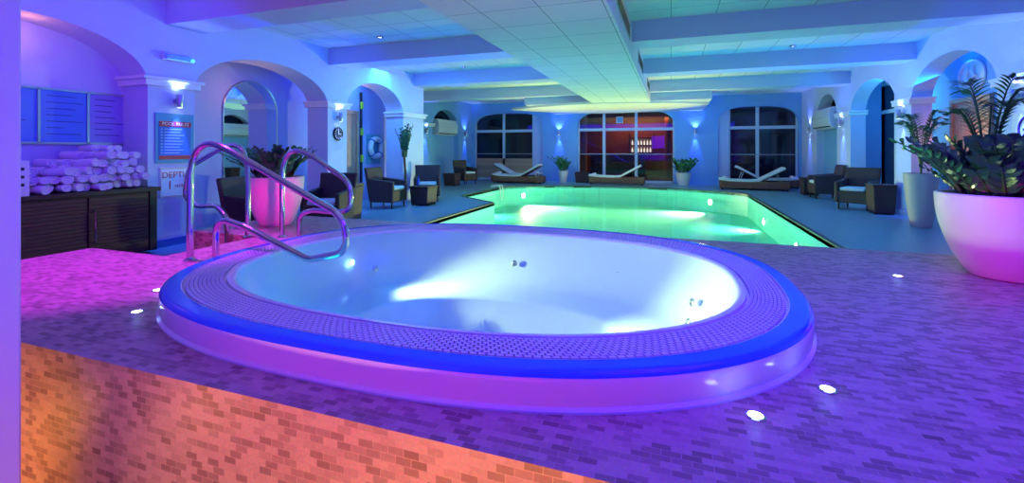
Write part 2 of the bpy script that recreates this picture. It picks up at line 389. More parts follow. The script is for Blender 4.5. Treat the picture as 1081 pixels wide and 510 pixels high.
# ceiling and beams
struct(MB().box(-9, 5.4, -3.2, YF+.3, ZC, ZC+.1).build('ceiling', M_CEIL))
for y0, y1, xa in [(-.2, .35, XL), (4.22, 4.75, XL), (7.3, 7.83, XL), (10.45, 10.98, XL), (13.75, 14.3, XLR)]:
    struct(MB().box(xa, XR, y0, y1, ZB, ZC).build('ceiling_beam', M_WALL))
sf = struct(MB().box(-2.27, -.58, -3, 14.4, ZS, ZC).build('ceiling_soffit', M_CEIL))
struct(MB().box(-4.5, 1.1, 14.1, YF, ZS+.03, ZC).build('ceiling_soffit', M_WALL))
le = []
for i in range(33):
    t = -1+2*i/32; le.append((-2.1+3.2*t, 15.1+2.6*(1-t*t)))
for i in range(31, 0, -1):
    t = -1+2*i/32; le.append((-2.1+3.2*t, 15.1-1.25*(1-t*t)))
struct(MB().prism(le, ZS-.03, ZS+.04).build('ceiling_panel', M_TRIM))
# skirting and imposts
def impost(y0, y1, X, side, z=2.17):
    m = MB(); t = .5 if side > 0 else .32
    a, b = (X-t-.03, X+.05) if side > 0 else (X-.05, X+t+.03)
    m.box(a, b, y0-.05, y1+.05, z-.03, z+.05); m.box(a-.03*0, b+.03 if side > 0 else b, y0-.09, y1+.09, z+.05, z+.09)
    return struct(m.build('trim_1', M_TRIM))
for a, b in [(4.0, 4.62), (7.27, 7.83), (9.95, 10.95)]: impost(a, b, XL, 1)
for a, b in [(7.3, 8.24), (10.65, 11.28), (13.74, 14.74)]: impost(a, b, XR, -1, 2.2)
impost(13.9, 14.85, XLR, 1)
b_ = MB().box(XL, XL+.02, 4.0, 4.62, 0, .1).box(XL, XL+.02, 7.27, 7.83, 0, .1).box(XL, XL+.02, 9.95, 10.95, 0, .1); struct(b_.build('baseboard_left', M_BLUEP))
b_ = MB().box(XR-.02, XR, 10.65, 11.28, 0, .1).box(XR-.02, XR, 13.74, 14.74, 0, .1).box(XR-.02, XR, 16.6, YF, 0, .1); struct(b_.build('baseboard_right', M_TRIM))
for a, b in [(-5.0, -3.6), (.12, 1.6), (-8.3, -8.2)]: struct(MB().box(a, b, YF-.02, YF, 2.04, 2.08).build('trim_2', M_BLUEW))
# far windows
def window(nm, a, b, mull, zt, wood_low=False, side=None):
    r = thing(nm, (0, 0, 0)); r['kind'] = 'structure'
    y = YF+.2; f = MB(); w_ = .055
    for x in mull: f.box(x-w_, x+w_, y, y+.07, 0, 2.9)
    f.box(a-.05, b+.05, y-.01, y+.08, zt-.05, zt+.06)
    f.box(a-.05, a+.06, y, y+.07, 0, 2.9); f.box(b-.06, b+.05, y, y+.07, 0, 2.9); f.box(a-.05, b+.05, y, y+.07, 0, .09)
    f.build('window_frame', M_FRAME, r)
    bar = MB().tube([(a, y-.03, 1.12), (b, y-.03, 1.12)], .018, 8); bar.build('window_rail', M_BRUSH, r)
    xs = sorted([a]+list(mull)+[b])
    for x0, x1 in zip(xs[:-1], xs[1:]):
        MB().add([(x0+.05, y+.035, .08), (x1-.05, y+.035, .08), (x1-.05, y+.035, zt-.04), (x0+.05, y+.035, zt-.04)], [(0, 1, 2, 3)]).build('pane', M_GLASS, r)
        MB().add([(x0+.05, y+.035, zt+.05), (x1-.05, y+.035, zt+.05), (x1-.05, y+.035, 2.9), (x0+.05, y+.035, 2.9)], [(0, 1, 2, 3)]).build('pane', M_GLASS, r)
    if wood_low: MB().box(a+.05, b-.05, y+.0, y+.03, .08, .92).build('lower_panel', M_TANW, r)
    if side: MB().box(side[0], side[1], y-.06, y+.1, 0, 2.9).build('side_panel', M_WALL, r)
    return r
window('window_1', -8.2, -5.5, [-6.85], 2.1, True, (-5.5, -5.0))
window('window_2', -3.6, .12, [-2.55, -1.3], 2.1)
window('window_3', 2.0, 4.22, [2.95], 2.1, False, (1.55, 2.0))
# right tall window in the arcade and door
r = thing('window_4'); r['kind'] = 'structure'
f = MB(); x = 5.06
for y in (12.55, 13.3, 14.1): f.box(x, x+.08, y-.05, y+.05, .3, 2.95)
for z in (.3, 2.2, 2.9): f.box(x-.01, x+.07, 12.5, 14.15, z, z+.09)
f.build('window_frame', M_FRAME, r); MB().box(5.10, 5.12, 12.5, 14.1, .35, 2.95).build('pane', mat('night_glass', (.01, .015, .03), .05), r)
def door(nm, X, y0, y1, z1, m, side):
    r = thing(nm); r['kind'] = 'structure'; s_ = side
    MB().box(min(X, X+s_*.04), max(X, X+s_*.04), y0, y1, 0, z1).build('door_leaf', m, r)
    f = MB(); x0, x1 = min(X, X+s_*.07), max(X, X+s_*.07)
    f.box(x0, x1, y0-.08, y0, 0, z1+.08); f.box(x0, x1, y1, y1+.08, 0, z1+.08); f.box(x0, x1, y0, y1, z1, z1+.08); f.build('door_frame', m, r)
    MB().tube([(X+s_*.05, y0+.08, 1.0), (X+s_*.09, y0+.08, 1.0), (X+s_*.09, y0+.2, 1.0)], .012, 8).build('door_handle', M_BRUSH, r)
    return r
door('door_1', -7.45, 8.55, 9.4, 2.18, M_DOORW, 1)
door('door_2', 5.12, 9.95, 10.95, 2.17, M_TANW, -1)
door('door_3', -8.65, 12.6, 13.4, 2.05, M_DOORW, 1)

# ------------------------------------------------------------------ room behind the centre window
WR = mat('warm_room_wall', (.45, .16, .07), .8); WF = mat('warm_room_floor', (.25, .12, .08), .5)
struct(MB().box(-4.9, 1.3, 23, 23.1, -.1, 3).build('wall_bar', WR)); struct(MB().box(-5, -4.9, YF+.31, 23, -.1, 3).build('wall_bar', mat('blue_room_wall', (.1, .12, .4), .8)))
struct(MB().box(1.3, 1.4, YF+.31, 23, -.1, 3).build('wall_bar', WR)); struct(MB().box(-5, 1.4, YF+.31, 23, -.1, 0).build('floor', WF)); struct(MB().box(-5, 1.4, YF+.31, 23, 2.9, 3).build('ceiling', mat('dark_room_ceiling', (.05, .05, .07), .8)))
light('AREA', 'bar_lamp', (-1.4, 22.2, 2.8), 16, (1, .36, .10), aim=(0, .4, -1), size=2.6, size_y=.4)
t = thing('bar_counter', (-2.3, 21.2, 0), 0, 'dark bar counter in the orange lit room behind the centre window', 'bar')
MB().box(-1.2, 1.2, -.3, .3, 0, 1.05).build('counter_body', M_DARKWOOD, t, bevel=.01); MB().box(-1.28, 1.28, -.36, .36, 1.05, 1.11).build('counter_top', M_SLAT, t, bevel=.01)
t = thing('wall_shelf', (-1.35, 22.85, 0), 0, 'bright lit shelf with white bottles and glasses behind the centre window', 'shelf')
m_ = MB()
for z in (1.15, 1.5, 1.85): m_.box(-.55, .55, -.2, .13, z, z+.03)
m_.box(-.58, -.55, -.2, .13, 1.1, 2.1); m_.box(.55, .58, -.2, .13, 1.1, 2.1); m_.build('shelf_board', M_DARKWOOD, t)
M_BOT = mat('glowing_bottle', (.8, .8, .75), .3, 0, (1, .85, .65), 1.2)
for z in (1.18, 1.53):
    for i in range(7):
        o = MB().lathe([(.035, 0), (.035, .14), (.012, .19), (.012, .24)], (0, 0, 0), 10).build('shelf_bottle', M_BOT)
        o.location = (-1.78+.14*i, 22.8, z); tag(o, 'pale glowing bottle on the lit shelf behind the centre window', 'bottle', 'bottles on the lit shelf behind the window')
for i, (x, y) in enumerate([(-3.9, 21.6), (-.15, 22.3)]):
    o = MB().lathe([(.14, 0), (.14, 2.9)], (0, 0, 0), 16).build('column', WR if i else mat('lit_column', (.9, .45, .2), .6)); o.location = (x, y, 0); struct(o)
for i in range(3):
    o = MB(); o.lathe([(.18, .7), (.2, .74), (.02, .75)], n=16); o.lathe([(.02, .05), (.02, .7)], n=8); o.lathe([(.2, 0), (.18, .04)], n=16)
    o = o.build('bar_stool', M_BLACK); o.location = (-3.0+.75*i, 20.4, 0); tag(o, 'dark round stool in front of the bar behind the centre window', 'stool', 'stools at the bar behind the window')
t = thing('wall_picture', (-.6+1.3, 22.97, 1.5), 0, 'brown framed picture on the orange wall behind the window', 'picture')
MB().box(-.35, .35, -.03, .03, -.3, .3).build('picture_frame', M_DARKWOOD, t); MB().box(-.3, .3, -.035, -.03, -.25, .25).build('picture_panel', M_TANW, t)
# dark outdoors behind the other windows
struct(MB().box(-10, -5.05, 21, 21.1, -.1, 3).build('wall_outside', mat('night_wall', (.02, .02, .05), .8)))
struct(MB().box(1.45, 6.5, 21, 21.1, -.1, 3).build('wall_outside', MATS['night_wall']))
# sign in the top pane
t = thing('window_sign', (-1.93, YF+.18, 2.48), 0, 'small square pale sign in the top pane of the centre window', 'sign')
m_ = MB().box(-.13, .13, 0, .02, -.13, -.11).box(-.13, .13, 0, .02, .11, .13).box(-.13, -.11, 0, .02, -.11, .11).box(.11, .13, 0, .02, -.11, .11); m_.build('sign_frame', M_WHITE, t)
MB().box(-.11, .11, .005, .02, -.11, .11).build('sign_panel', M_LBLUE, t)

# ------------------------------------------------------------------ hot tub
tub = thing('hot_tub', (0, 0, 0), 0, 'large white sunken hot tub with violet lit rim on the mosaic platform', 'hot tub')
IA, IB, ICY = 1.53, 1.09, 2.79
z0 = .42; rr = []
rr.append(se(TCX, TCY, TA+.008, TB_+.008, TN, z0)); rr.append(se(TCX, TCY, TA+.008, TB_+.008, TN, z0+.008))
rr.append(se(TCX, TCY, TA-.005, TB_-.005, TN, z0+.018)); rr.append(se(TCX, TCY, TA, TB_, TN, z0+.05)); rr.append(se(TCX, TCY, TA, TB_, TN, z0+.09))
for a in range(0, 91, 15):
    rr.append(se(TCX, TCY, TA-.035+.035*cos(radians(a)), TB_-.035+.035*cos(radians(a)), TN, z0+.10+.035*sin(radians(a))))
ga, gb = TA-.10, TB_-.09
rr.append(se(TCX, TCY, ga, gb, TN, .557)); rr.append(se(TCX, TCY, ga-.003, gb-.003, TN, .54))
ia, ib = IA+.05, IB+.045
rr.append(se(TCX, ICY, ia, ib, 2.6, .54)); rr.append(se(TCX, ICY, ia-.003, ib-.003, 2.6, .557))
for a in range(0, 91, 18):
    rr.append(se(TCX, ICY, IA+.025*cos(radians(90-a))*0+.025*(1-sin(radians(a)))*1.0, IB+.025*(1-sin(radians(a))), 2.6, .535+.022*cos(radians(a))))
rr.append(se(TCX, ICY, IA-.03, IB-.03, 2.6, .40)); rr.append(se(TCX, ICY, IA-.10, IB-.10, 2.5, .22)); rr.append(se(TCX, ICY, IA-.16, IB-.15, 2.5, .15))
rr.append(se(TCX, ICY, IA-.22, IB-.2, 2.4, .12)); rr.append(se(TCX, ICY, IA-.56, IB-.42, 2.4, .10)); rr.append(se(TCX, ICY, IA-.60, IB-.45, 2.4, .07))
rr.append(se(TCX, ICY, IA-.66, IB-.50, 2.4, -.22)); rr.append(se(TCX, ICY, IA-.74, IB-.57, 2.3, -.27)); rr.append(se(TCX, ICY, .1, .08, 2, -.28))
MB().rings(rr, True, False, True).build('tub_shell', M_ACR, tub, smooth=50)
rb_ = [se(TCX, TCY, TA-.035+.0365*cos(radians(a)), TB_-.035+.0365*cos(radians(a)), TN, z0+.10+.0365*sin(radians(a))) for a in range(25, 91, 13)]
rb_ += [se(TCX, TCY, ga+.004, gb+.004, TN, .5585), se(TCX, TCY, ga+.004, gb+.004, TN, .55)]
MB().rings(rb_).build('rim_band', mat('blue_lit_acrylic', (.03, .13, .85), .15), tub, smooth=50)['label'] = 'glossy rim band coloured blue for the blue light on it'  # blue light on the rim's rounding is put into this band's colour
# overflow grating: concentric rows of raised blocks
g = MB(); K = 300; ROWS = 9
def gring(t, ph=0):
    a = ga-.012+(ia+.012-(ga-.012))*t; b = gb-.012+(ib+.012-(gb-.012))*t; cy = TCY+(ICY-TCY)*t; n_ = TN+(2.6-TN)*t
    base = se(TCX, cy, a, b, n_, 0, 720); L = [0]
    for i in range(720): L.append(L[-1]+(base[(i+1) % 720]-base[i]).length)
    out = []; j = 0
    for i in range(K*4):
        d = ((i/4+ph) % K)*L[-1]/K
        if i == 0 or d < L[j]: j = 0
        while j < 719 and L[j+1] < d: j += 1
        u = (d-L[j])/max(1e-9, L[j+1]-L[j]); out.append(base[j].lerp(base[(j+1) % 720], u))
    return out
for r_ in range(ROWS):
    ph = .5*(r_ % 2); A = gring((r_+.10)/ROWS, ph); B = gring((r_+.90)/ROWS, ph)
    for i in range(K):
        q = 4*i; p = [A[q], A[q+3], B[q+3], B[q]]
        g.add([Vector((v.x, v.y, .541)) for v in p]+[Vector((v.x, v.y, .556)) for v in p], [(4, 5, 6, 7), (0, 1, 5, 4), (1, 2, 6, 5), (2, 3, 7, 6), (3, 0, 4, 7)])
g.build('overflow_grating', M_GRATE, tub, smooth=0)
gb_ = MB(); gb_.rings([[Vector((v.x, v.y, .5415)) for v in gring(.0)], [Vector((v.x, v.y, .5415)) for v in gring(1)]]); gb_.build('overflow_channel', M_GROOVE, tub)
for (x, y, z, nrm) in [(.13, 3.2, .30, (-1, -.5, .3)), (.10, 3.05, .22, (-1, -.4, .3)), (.12, 2.3, .28, (-1, .4, .3)), (-1.3, 3.78, .30, (0, -1, .3)), (-.4, 3.72, .3, (-.3, -1, .3)), (-2.4, 3.3, .28, (1, -.5, .3))]:
    j = MB().lathe([(.026, 0), (.026, .006), (.016, .009), (.010, .004)], (x, y, z), 18, M=Vector(nrm).to_track_quat('Z', 'Y').to_matrix()); j.build('water_jet', M_BRUSH, tub)
MB().lathe([(.12, 0), (.12, .02), (.10, .035), (.02, .04)], (-.75, 2.35, -.28), 24).build('drain_cover', M_ACR, tub)
MB().lathe([(.05, 0), (.05, .01), (.03, .014)], (-.28, 2.75, .1), 20).build('water_jet', M_BRUSH, tub)
MB().disc((-2.56, 3.2, .34), .022, (1, 0, .1)).build('underwater_lamp', M_LAMPG, tub)
light('SPOT', 'tub_lamp', (-2.45, 3.28, .44), 190, (1, .80, .28), aim=(1, .04, -.25), size=.05, angle=76, blend=.8)
light('SPOT', 'tub_side_fill', (-1.0, 2.6, .45), 170, (1, .78, .16), aim=(1, .15, -.32), size=.05, angle=80, blend=.8)  # added spot without a fixture, brightens the tub's right end
light('POINT', 'tub_blue_fill', (-2.25, 2.5, .42), 1.1, (0, .6, 1), size=.1)  # added fill without a fixture, blues the tub's left end
tw = MB().add(se(TCX, ICY, IA+.012, IB+.012, 2.6, .538), []); tw.f = [tuple(range(144))]
tag(tw.build('hot_tub_water', M_TUBW), 'clear pale blue water filling the hot tub to its rim', 'water', kind='stuff')

# ------------------------------------------------------------------ handrails
def fillet(pts, rad, n=8):
    pts = [Vector(p) for p in pts]; out = [pts[0]]
    for i in range(1, len(pts)-1):
        p, a, b = pts[i], pts[i-1], pts[i+1]; r = rad[i] if isinstance(rad, list) else rad
        da, db = (a-p), (b-p); ang = da.angle(db); t = min(r/math.tan(ang/2), da.length*.49, db.length*.49)
        p0, p1 = p+da.normalized()*t, p+db.normalized()*t
        for k in range(n+1):
            u = k/n; out.append(p0*(1-u)**2+p*2*u*(1-u)+p1*u*u)
    out.append(pts[-1]); return out
RAIL = [(-3.6, .42), (-3.6, 1.475), (-2.12, .84), (-2.08, .60), (-2.42, .52), (-3.02, .72), (-3.32, .78), (-3.32, .42)]
def handrail(pts, Y, label, flip=None):
    t = thing('handrail', (pts[0][0], Y, pts[0][1]), 0, label, 'handrail', 'handrails by the hot tub')
    p3 = [(x-pts[0][0], 0, z-pts[0][1]) for x, z in pts]
    MB().tube(fillet(p3, [0, .30, .20, .18, .18, .16, .16, 0][:len(p3)-1]+[0]), .025, 14).build('rail_tube', M_STEEL, t)
    for x, z in (pts[0], pts[-1]):
        MB().lathe([(.048, 0), (.048, .008), (.03, .016), (.024, .03)], (x-pts[0][0], 0, z-pts[0][1]), 20).build('floor_flange', M_STEEL, t)
    return t
handrail(RAIL, 2.6-.04, 'polished steel handrail nearest the camera, its long arm over the tub water')
RAIL3 = [(-3.68, .42), (-3.68, 1.44), (-2.85, .99), (-2.85, .73), (-3.02, .70), (-3.3, .71), (-3.46, .66), (-3.46, .42)]
handrail(RAIL3, 3.54, 'polished steel handrail in front of the pink pot, sloping right towards the tub')
RAIL2 = [(-4.02, .42), (-4.02, 1.475), (-4.86, 1.11), (-4.92, .78), (-4.72, .70), (-4.45, .72), (-4.3, .6), (-4.3, .22)]
handrail(RAIL2, 3.44, 'polished steel handrail by the entry steps, bending down to the left')

# ------------------------------------------------------------------ floor spots
t = thing('floor_light', (0, 0, 0), 0, 'x', 'floor light')
MB().lathe([(.032, 0), (.032, .004), (.024, .006), (.024, .003)], n=20, cap1=False).build('trim_ring', M_STEEL, t)
MB().lathe([(.024, .001), (.022, .0045)], n=20).build('lens', M_LED, t)
light('POINT', 'floor_light_lamp', (0, 0, .05), .06, (.3, .45, 1), t, size=.02)
spots = [((144, 330), 'blue white floor light left of the tub, the nearer one'), ((166, 307), 'blue white floor light left of the tub, the farther one'),
         ((797, 440), 'blue white floor light nearest the front right of the tub'), ((873, 412), 'blue white floor light beyond the tub at its right end'),
         ((947, 292), 'small dim floor light between the tub and the big planter')]
def unproj(x, y, z):
    d = 480*(1.3-z)/(y-158); u = (x-540)/480*d; return (u*cos(TH)-d*sin(TH), u*sin(TH)+d*cos(TH), z)
for i, ((x, y), lb) in enumerate(spots):
    p = unproj(x, y, .42)
    if i == 0: t.location = p; t['label'] = lb; t['group'] = 'floor lights round the hot tub'; first = t
    else: dup(first, p, 0, lb)

# ------------------------------------------------------------------ pool lamps
def pool_lamp(x, y, nrm, e, ang, lb, col=(1, .95, .75), aimz=-.55):
    nv = Vector(nrm).normalized()
    t = thing('pool_lamp', (x, y, -.33 if y > 14.9 else -.42), 0, lb, 'pool light', 'underwater lights of the pool')
    MB().disc((0, 0, 0), .09, nv, t=.012).build('lamp_rim', M_STEEL, t); MB().disc(nv*.012, .08, nv, t=.006).build('lamp_lens', M_PLAMP, t)
    light('SPOT', 'pool_lamp_bulb', tuple(nv*.12), e, col, t, aim=(nv.x, nv.y, aimz), size=.08, angle=ang, blend=1)
    if y > 14.9: light('SPOT', 'ceiling_glow_fill', tuple(nv*.12+Vector((0, 0, .1))), 560, (1, .56, .26), t, aim=(nv.x, nv.y*.8, .6), size=.08, angle=150, blend=1)  # extra spot added to throw warm light on the ceiling
pool_lamp(-4.95, 15.35, (1, -.7, 0), 1700, 85, 'glowing underwater lamp in the far left end of the pool', (1, .95, .5), -.22)
pool_lamp(1.15, 15.35, (-1, -.7, 0), 1700, 85, 'glowing underwater lamp in the far right end of the pool', (1, .95, .5), -.22)
for i, y in enumerate((6.5, 9.2, 12.2)):
    pool_lamp(2.09, y, (-1, 0, 0), 380, 122, ['nearest', 'middle', 'farthest'][i]+' underwater lamp in the right wall of the pool', (.35, 1, .6))
    pool_lamp(-4.09 if y < 10 else -5.54, y, (1, 0, 0), 380, 122, ['nearest', 'middle', 'farthest'][i]+' underwater lamp in the left wall of the pool', (.35, 1, .6))

# ------------------------------------------------------------------ wall sconces
def make_sconce(loc, nrm, label, e=38):
    t = thing('wall_sconce', loc, atan2(nrm[1], nrm[0]), label, 'wall light', 'up and down wall lights')
    MB().box(0, .05, -.025, .025, -.03, .03).build('wall_bracket', M_BRUSH, t)
    MB().lathe([(.035, -.09), (.038, -.085), (.038, .085), (.035, .09)], (.085, 0, 0), 20, cap0=False, cap1=False).build('lamp_tube', M_BRUSH, t)
    MB().lathe([(.033, -.078), (.033, -.074)], (.085, 0, 0), 16).build('bulb', M_LAMPG, t)
    MB().lathe([(.033, .074), (.033, .078)], (.085, 0, 0), 16).build('bulb', M_LAMPG, t)
    light('SPOT', 'sconce_lamp_up', (.085, 0, .1), e*1.5, (.08, .13, .8), t, aim=(-.12, 0, 1), size=.03, angle=95, blend=.6)
    light('SPOT', 'sconce_lamp_down', (.085, 0, -.1), e*4, (.05, .10, .8), t, aim=(-.06, 0, -1), size=.02, angle=42, blend=.6)
    return t
SC = [((XL, 4.35, 1.96), (1, 0), 'steel wall light above the pool rules sign'),
      ((XL, 7.55, 1.96), (1, 0), 'steel wall light above the round clock'),
      ((-7.45, 11.0, 1.95), (1, 0), 'wall light on the back wall right of the lifebuoy'),
      ((XLR, 14.3, 1.98), (1, 0), 'wall light left of the left air conditioner'),
      ((XLR, 17.6, 1.98), (1, 0), 'wall light between the left air conditioner and far left window'),
      ((-4.35, YF, 1.98), (0, -1), 'wall light on the far wall left of centre window'),
      ((.85, YF, 1.98), (0, -1), 'wall light on the far wall right of centre window'),
      ((XR, 17.3, 1.98), (-1, 0), 'wall light on the right wall next to the far right window'),
      ((XR, 14.25, 2.0), (-1, 0), 'wall light right of the right air conditioner'),
      ((XR, 10.95, 2.0), (-1, 0), 'wall light behind the tall palm planter'),
      ((XR, 7.75, 2.0), (-1, 0), 'wall light at the far right above the no smoking sign')]
s0 = None
for loc, nrm, lb in SC:
    if s0 is None: s0 = make_sconce(loc, nrm, lb)
    else: dup(s0, loc, atan2(nrm[1], nrm[0]), lb)
for i_, (x, y, z, e_) in enumerate([(-6.95, 5.95, 2.3, 5), (4.7, 10.3, 1.5, 7), (-6.95, 8.9, 2.6, 3), (-6.6, 2.9, 2.6, 2.5), (-8.5, 13.1, 1.8, 4)]):
    a_ = light('POINT', 'arch_warm_lamp', (x, y, z), e_*.8, (1, .30, .14), size=.06)
light('POINT', 'corridor_blue_fill', (4.75, 12.3, 2.5), 36, (.02, .42, 1), size=.06)  # unseen fill added to brighten the wall behind the right arch
# ceiling downlights
t0 = thing('ceiling_downlight', (-4.85, 6.8, ZC), 0, 'small ceiling downlight at the upper left, nearest of the left pair', 'ceiling light', 'small ceiling downlights')
MB().lathe([(.06, 0), (.055, -.03), (.045, -.03), (.04, -.01)], n=20, cap0=False, cap1=False).build('trim_ring', M_STEEL, t0)
MB().lathe([(.04, -.012), (.038, -.016)], n=16).build('lens', M_LED, t0)
dup(t0, (-4.7, 9.9, ZC), 0, 'small ceiling downlight at the upper left, farther of the left pair'); dup(t0, (2.2, 10.0, ZC), 0, 'small ceiling downlight right of the central soffit')
# vents in the soffit side
for i, (a, b) in enumerate([(5.2, 6.9), (8.7, 10.2), (12.0, 13.4)]):
    v = thing('air_vent', (-.58, (a+b)/2, 3.04), 0, ['nearest', 'middle', 'farthest'][i]+' black slot vent in the side of the central soffit', 'vent', 'vents in the soffit side')
    h = (b-a)/2
    MB().box(0, .012, -h, -h+.03, -.1, .1).box(0, .012, h-.03, h, -.1, .1).box(0, .012, -h, h, -.12, -.1).box(0, .012, -h, h, .1, .12).build('vent_frame', M_BRUSH, v)
    m_ = MB().box(0, .004, -h+.03, h-.03, -.1, .1)
    for k in range(4): m_.box(.004, .01, -h+.03, h-.03, -.08+.045*k, -.068+.045*k)
    m_.build('vent_slats', M_BLACK, v)

# ------------------------------------------------------------------ left wall: signs, clock, boards, cabinet, towels
t = thing('pool_rules_sign', (XL+.005, 4.33, 1.42), 0, 'blue pool rules sign with red header on the left pillar', 'sign')
RY = Matrix(((0, 0, 1, 0), (1, 0, 0, 0), (0, 1, 0, 0), (0, 0, 0, 1)))   # text plane to +X facing wall
MB().box(0, .012, -.245, .26, -.30, .37).build('glass_backing', M_LBLUE, t)
MB().box(.012, .02, -.205, .215, -.25, .26).build('sign_panel', M_BLUEP, t)
MB().box(.02, .022, -.205, .215, .19, .26).build('red_header', M_RED, t); MB().box(.02, .022, -.205, .215, -.25, -.20).build('red_footer', M_RED, t)
text_mesh('sign_text', 'POOL RULES', .062, M_WHITE, Matrix.Translation((.0235, .005, .225)) @ RY, t)
m_ = MB()
for k in range(9):
    z = .155-.04*k; m_.box(.02, .0215, -.18, -.165, z-.008, z+.008); m_.box(.02, .0215, -.14, -.14+.30*random.uniform(.65, 1), z-.006, z+.006)
m_.build('sign_lines', mat('pale_ink', (.5, .6, .8), .5), t)
t = thing('depth_sign', (XL+.005, 4.34, .86), 0, 'white DEPTH sign in red letters below the pool rules', 'sign')
MB().box(0, .01, -.2, .2, -.2, .2).build('sign_panel', M_WHITE, t); fr = MB()
for a in (-.19, .185): fr.box(.01, .012, a, a+.004, -.19, .19).box(.01, .012, -.19, .19, a, a+.004)
fr.build('sign_border', M_RED, t)
text_mesh('sign_text', 'DEPTH', .115, M_RED, Matrix.Translation((.0115, 0, .095)) @ RY, t)
text_mesh('sign_text', '1', .16, M_RED, Matrix.Translation((.0115, -.075, -.045)) @ RY, t)
text_mesh('sign_text', 'MTR', .06, M_RED, Matrix.Translation((.0115, .05, -.06)) @ RY, t)
t = thing('wall_clock', (XL, 7.55, 1.62), 0, 'round black clock on the second left pillar', 'clock')
Mx = Vector((1, 0, 0)).to_track_quat('Z', 'Y').to_matrix()
MB().lathe([(.135, 0), (.14, .02), (.125, .035), (.12, .025), (.0, .024)], n=32, M=Mx, cap1=False).build('clock_case', M_BLACK, t)
m_ = MB()
for k in range(12):
    a = k*pi/6; m_.box(.026, .03, .095*sin(a)-.008, .095*sin(a)+.008, .095*cos(a)-.008, .095*cos(a)+.008)
m_.build('hour_marks', M_WHITE, t)
MB().box(.03, .033, -.005, .005, -.01, .08).box(.03, .033, 0, .06, -.005, .005).build('clock_hands', M_WHITE, t)
# emergency light above pillar 1
t = thing('emergency_light', (XL, 4.36, 2.55), 0, 'long clear emergency light box with green glow above the rules pillar', 'emergency light')
MB().box(0, .05, -.2, .2, -.05, .05).build('light_base', M_WHITE, t, bevel=.01); MB().box(.05, .10, -.19, .17, -.045, .03).build('light_cover', mat('teal_cover', (.3, .7, .8), .15), t, bevel=.015)
MB().box(.08, .104, .14, .175, -.03, 0).build('status_lamp', M_GREENL, t)
# notice boards on niche wall X=-6.9
t = thing('notice_board', (-6.9, 3.3, 1.695), 0, 'wide three panel glazed notice board above the towels', 'notice board')
fr = MB(); ys = [-.75, -.16, .31, .79]
for y in ys: fr.box(0, .04, y-.012, y+.012, -.32, .32)
fr.box(0, .04, ys[0], ys[-1], -.33, -.305).box(0, .04, ys[0], ys[-1], .305, .33); fr.build('board_frame', M_BRUSH, t)
M_NB = mat('blue_notice_paper', (.12, .28, .75), .4)
for k in range(3):
    a, b = ys[k]+.012, ys[k+1]-.012
    p = MB().box(0, .02, a, b, -.305, .305).build('board_panel', M_NB if k < 2 else mat('violet_notice_paper', (.42, .33, .75), .4), t)
    m_ = MB()
    for q in range(7):
        z = .24-.075*q; w_ = (b-a)*random.uniform(.35, .8); m_.box(.02, .0215, a+.06, a+.06+w_, z-.005, z+.005)
    m_.build('notice_lines', mat('faint_ink', (.06, .08, .3), .6), p)
# cabinet
t = thing('towel_cabinet', (-6.13, 2.7, 0), 0, 'long dark slatted wood cabinet under the towels at the left', 'cabinet')
MB().box(-.72, -.03, -1.0, 1.24, .04, .78).build('cabinet_body', M_DARKWOOD, t, bevel=.005)
MB().box(-.74, .02, -1.02, 1.28, .78, .83).build('cabinet_top', M_DARKWOOD, t, bevel=.006)
MB().box(-.03, 0, 1.16, 1.24, .04, .78).build('end_post', M_DARKWOOD, t)
for k, (a, b) in enumerate([(-.99, .51), (.53, 1.14)]):
    m_ = MB().box(-.028, -.012, a, b, .06, .765)
    for q in range(17): m_.box(-.012, 0, a, b, .065+.041*q, .065+.041*q+.031)
    d = m_.build('cabinet_door', M_SLAT, t)
    if k == 1: MB().tube([(0, .57, .25), (.035, .57, .27), (.035, .57, .60), (0, .57, .62)], .011, 8).build('door_handle', M_STEEL, d)
# towels: rolled, ends towards the camera
def towel_mesh(name='rolled_towel'):
    m_ = MB(); L, R = .30, .052; n_ = 18; rs = []
    for k, (xx, rr_) in enumerate([(-L/2, .2), (-L/2, .86), (-L/2+.012, 1), (-L/6, 1.04), (L/6, 1.02), (L/2-.012, 1), (L/2, .86), (L/2-.006, .62), (L/2, .55), (L/2-.006, .3), (L/2, .2)]):
        rs.append([Vector((xx, R*rr_*(1+.05*sin(3*a+k))*cos(a), R*rr_*(1+.04*cos(2*a))*sin(a)+R)) for a in [2*pi*i/n_ for i in range(n_)]])
    m_.rings(rs, True, True, True)
    o = m_.build(name, M_TOWEL, smooth=60); return o
tm = towel_mesh(); first = True; cnt = 0
def height_at(y): # pile height profile along y
    return 1 if y < 2.75 else 2 if y < 3.0 else 3 if y < 3.3 else 4 if y < 3.45 else 5
for row, xx in enumerate((-6.32, -6.64)):
    for j in range(22):
        y0 = 1.9+.104*j
        for k in range(6):
            y = y0+.052*(k % 2)
            if y > 3.87-.02*k or k >= height_at(y)+ (1 if row else 0): continue
            o = tm if first else tm.copy()
            if not first: C.objects.link(o)
            first = False
            o.location = (xx+random.uniform(-.05, .05), y+random.uniform(-.012, .012), .835+.086*k)
            o.scale = (random.uniform(.85, 1.05), random.uniform(.85, 1.05), random.uniform(.82, 1.02))
            o.rotation_euler = (random.uniform(-3, 3), random.uniform(-.09, .09), random.uniform(-.24, .24))
            o.rotation_euler.x = 0
            tag(o, 'rolled white towel in the heap on the dark slatted cabinet', 'towel', 'rolled towels heaped on the cabinet'); cnt += 1
t = thing('notice_card', (-6.2, 2.62, .83), 0, 'small upright white card with dark marks at the left end of the towels', 'sign')
t.location = (-6.14, 2.64, .83)
MB().box(0, .012, -.09, .09, 0, .36).build('card_panel', M_WHITE, t)
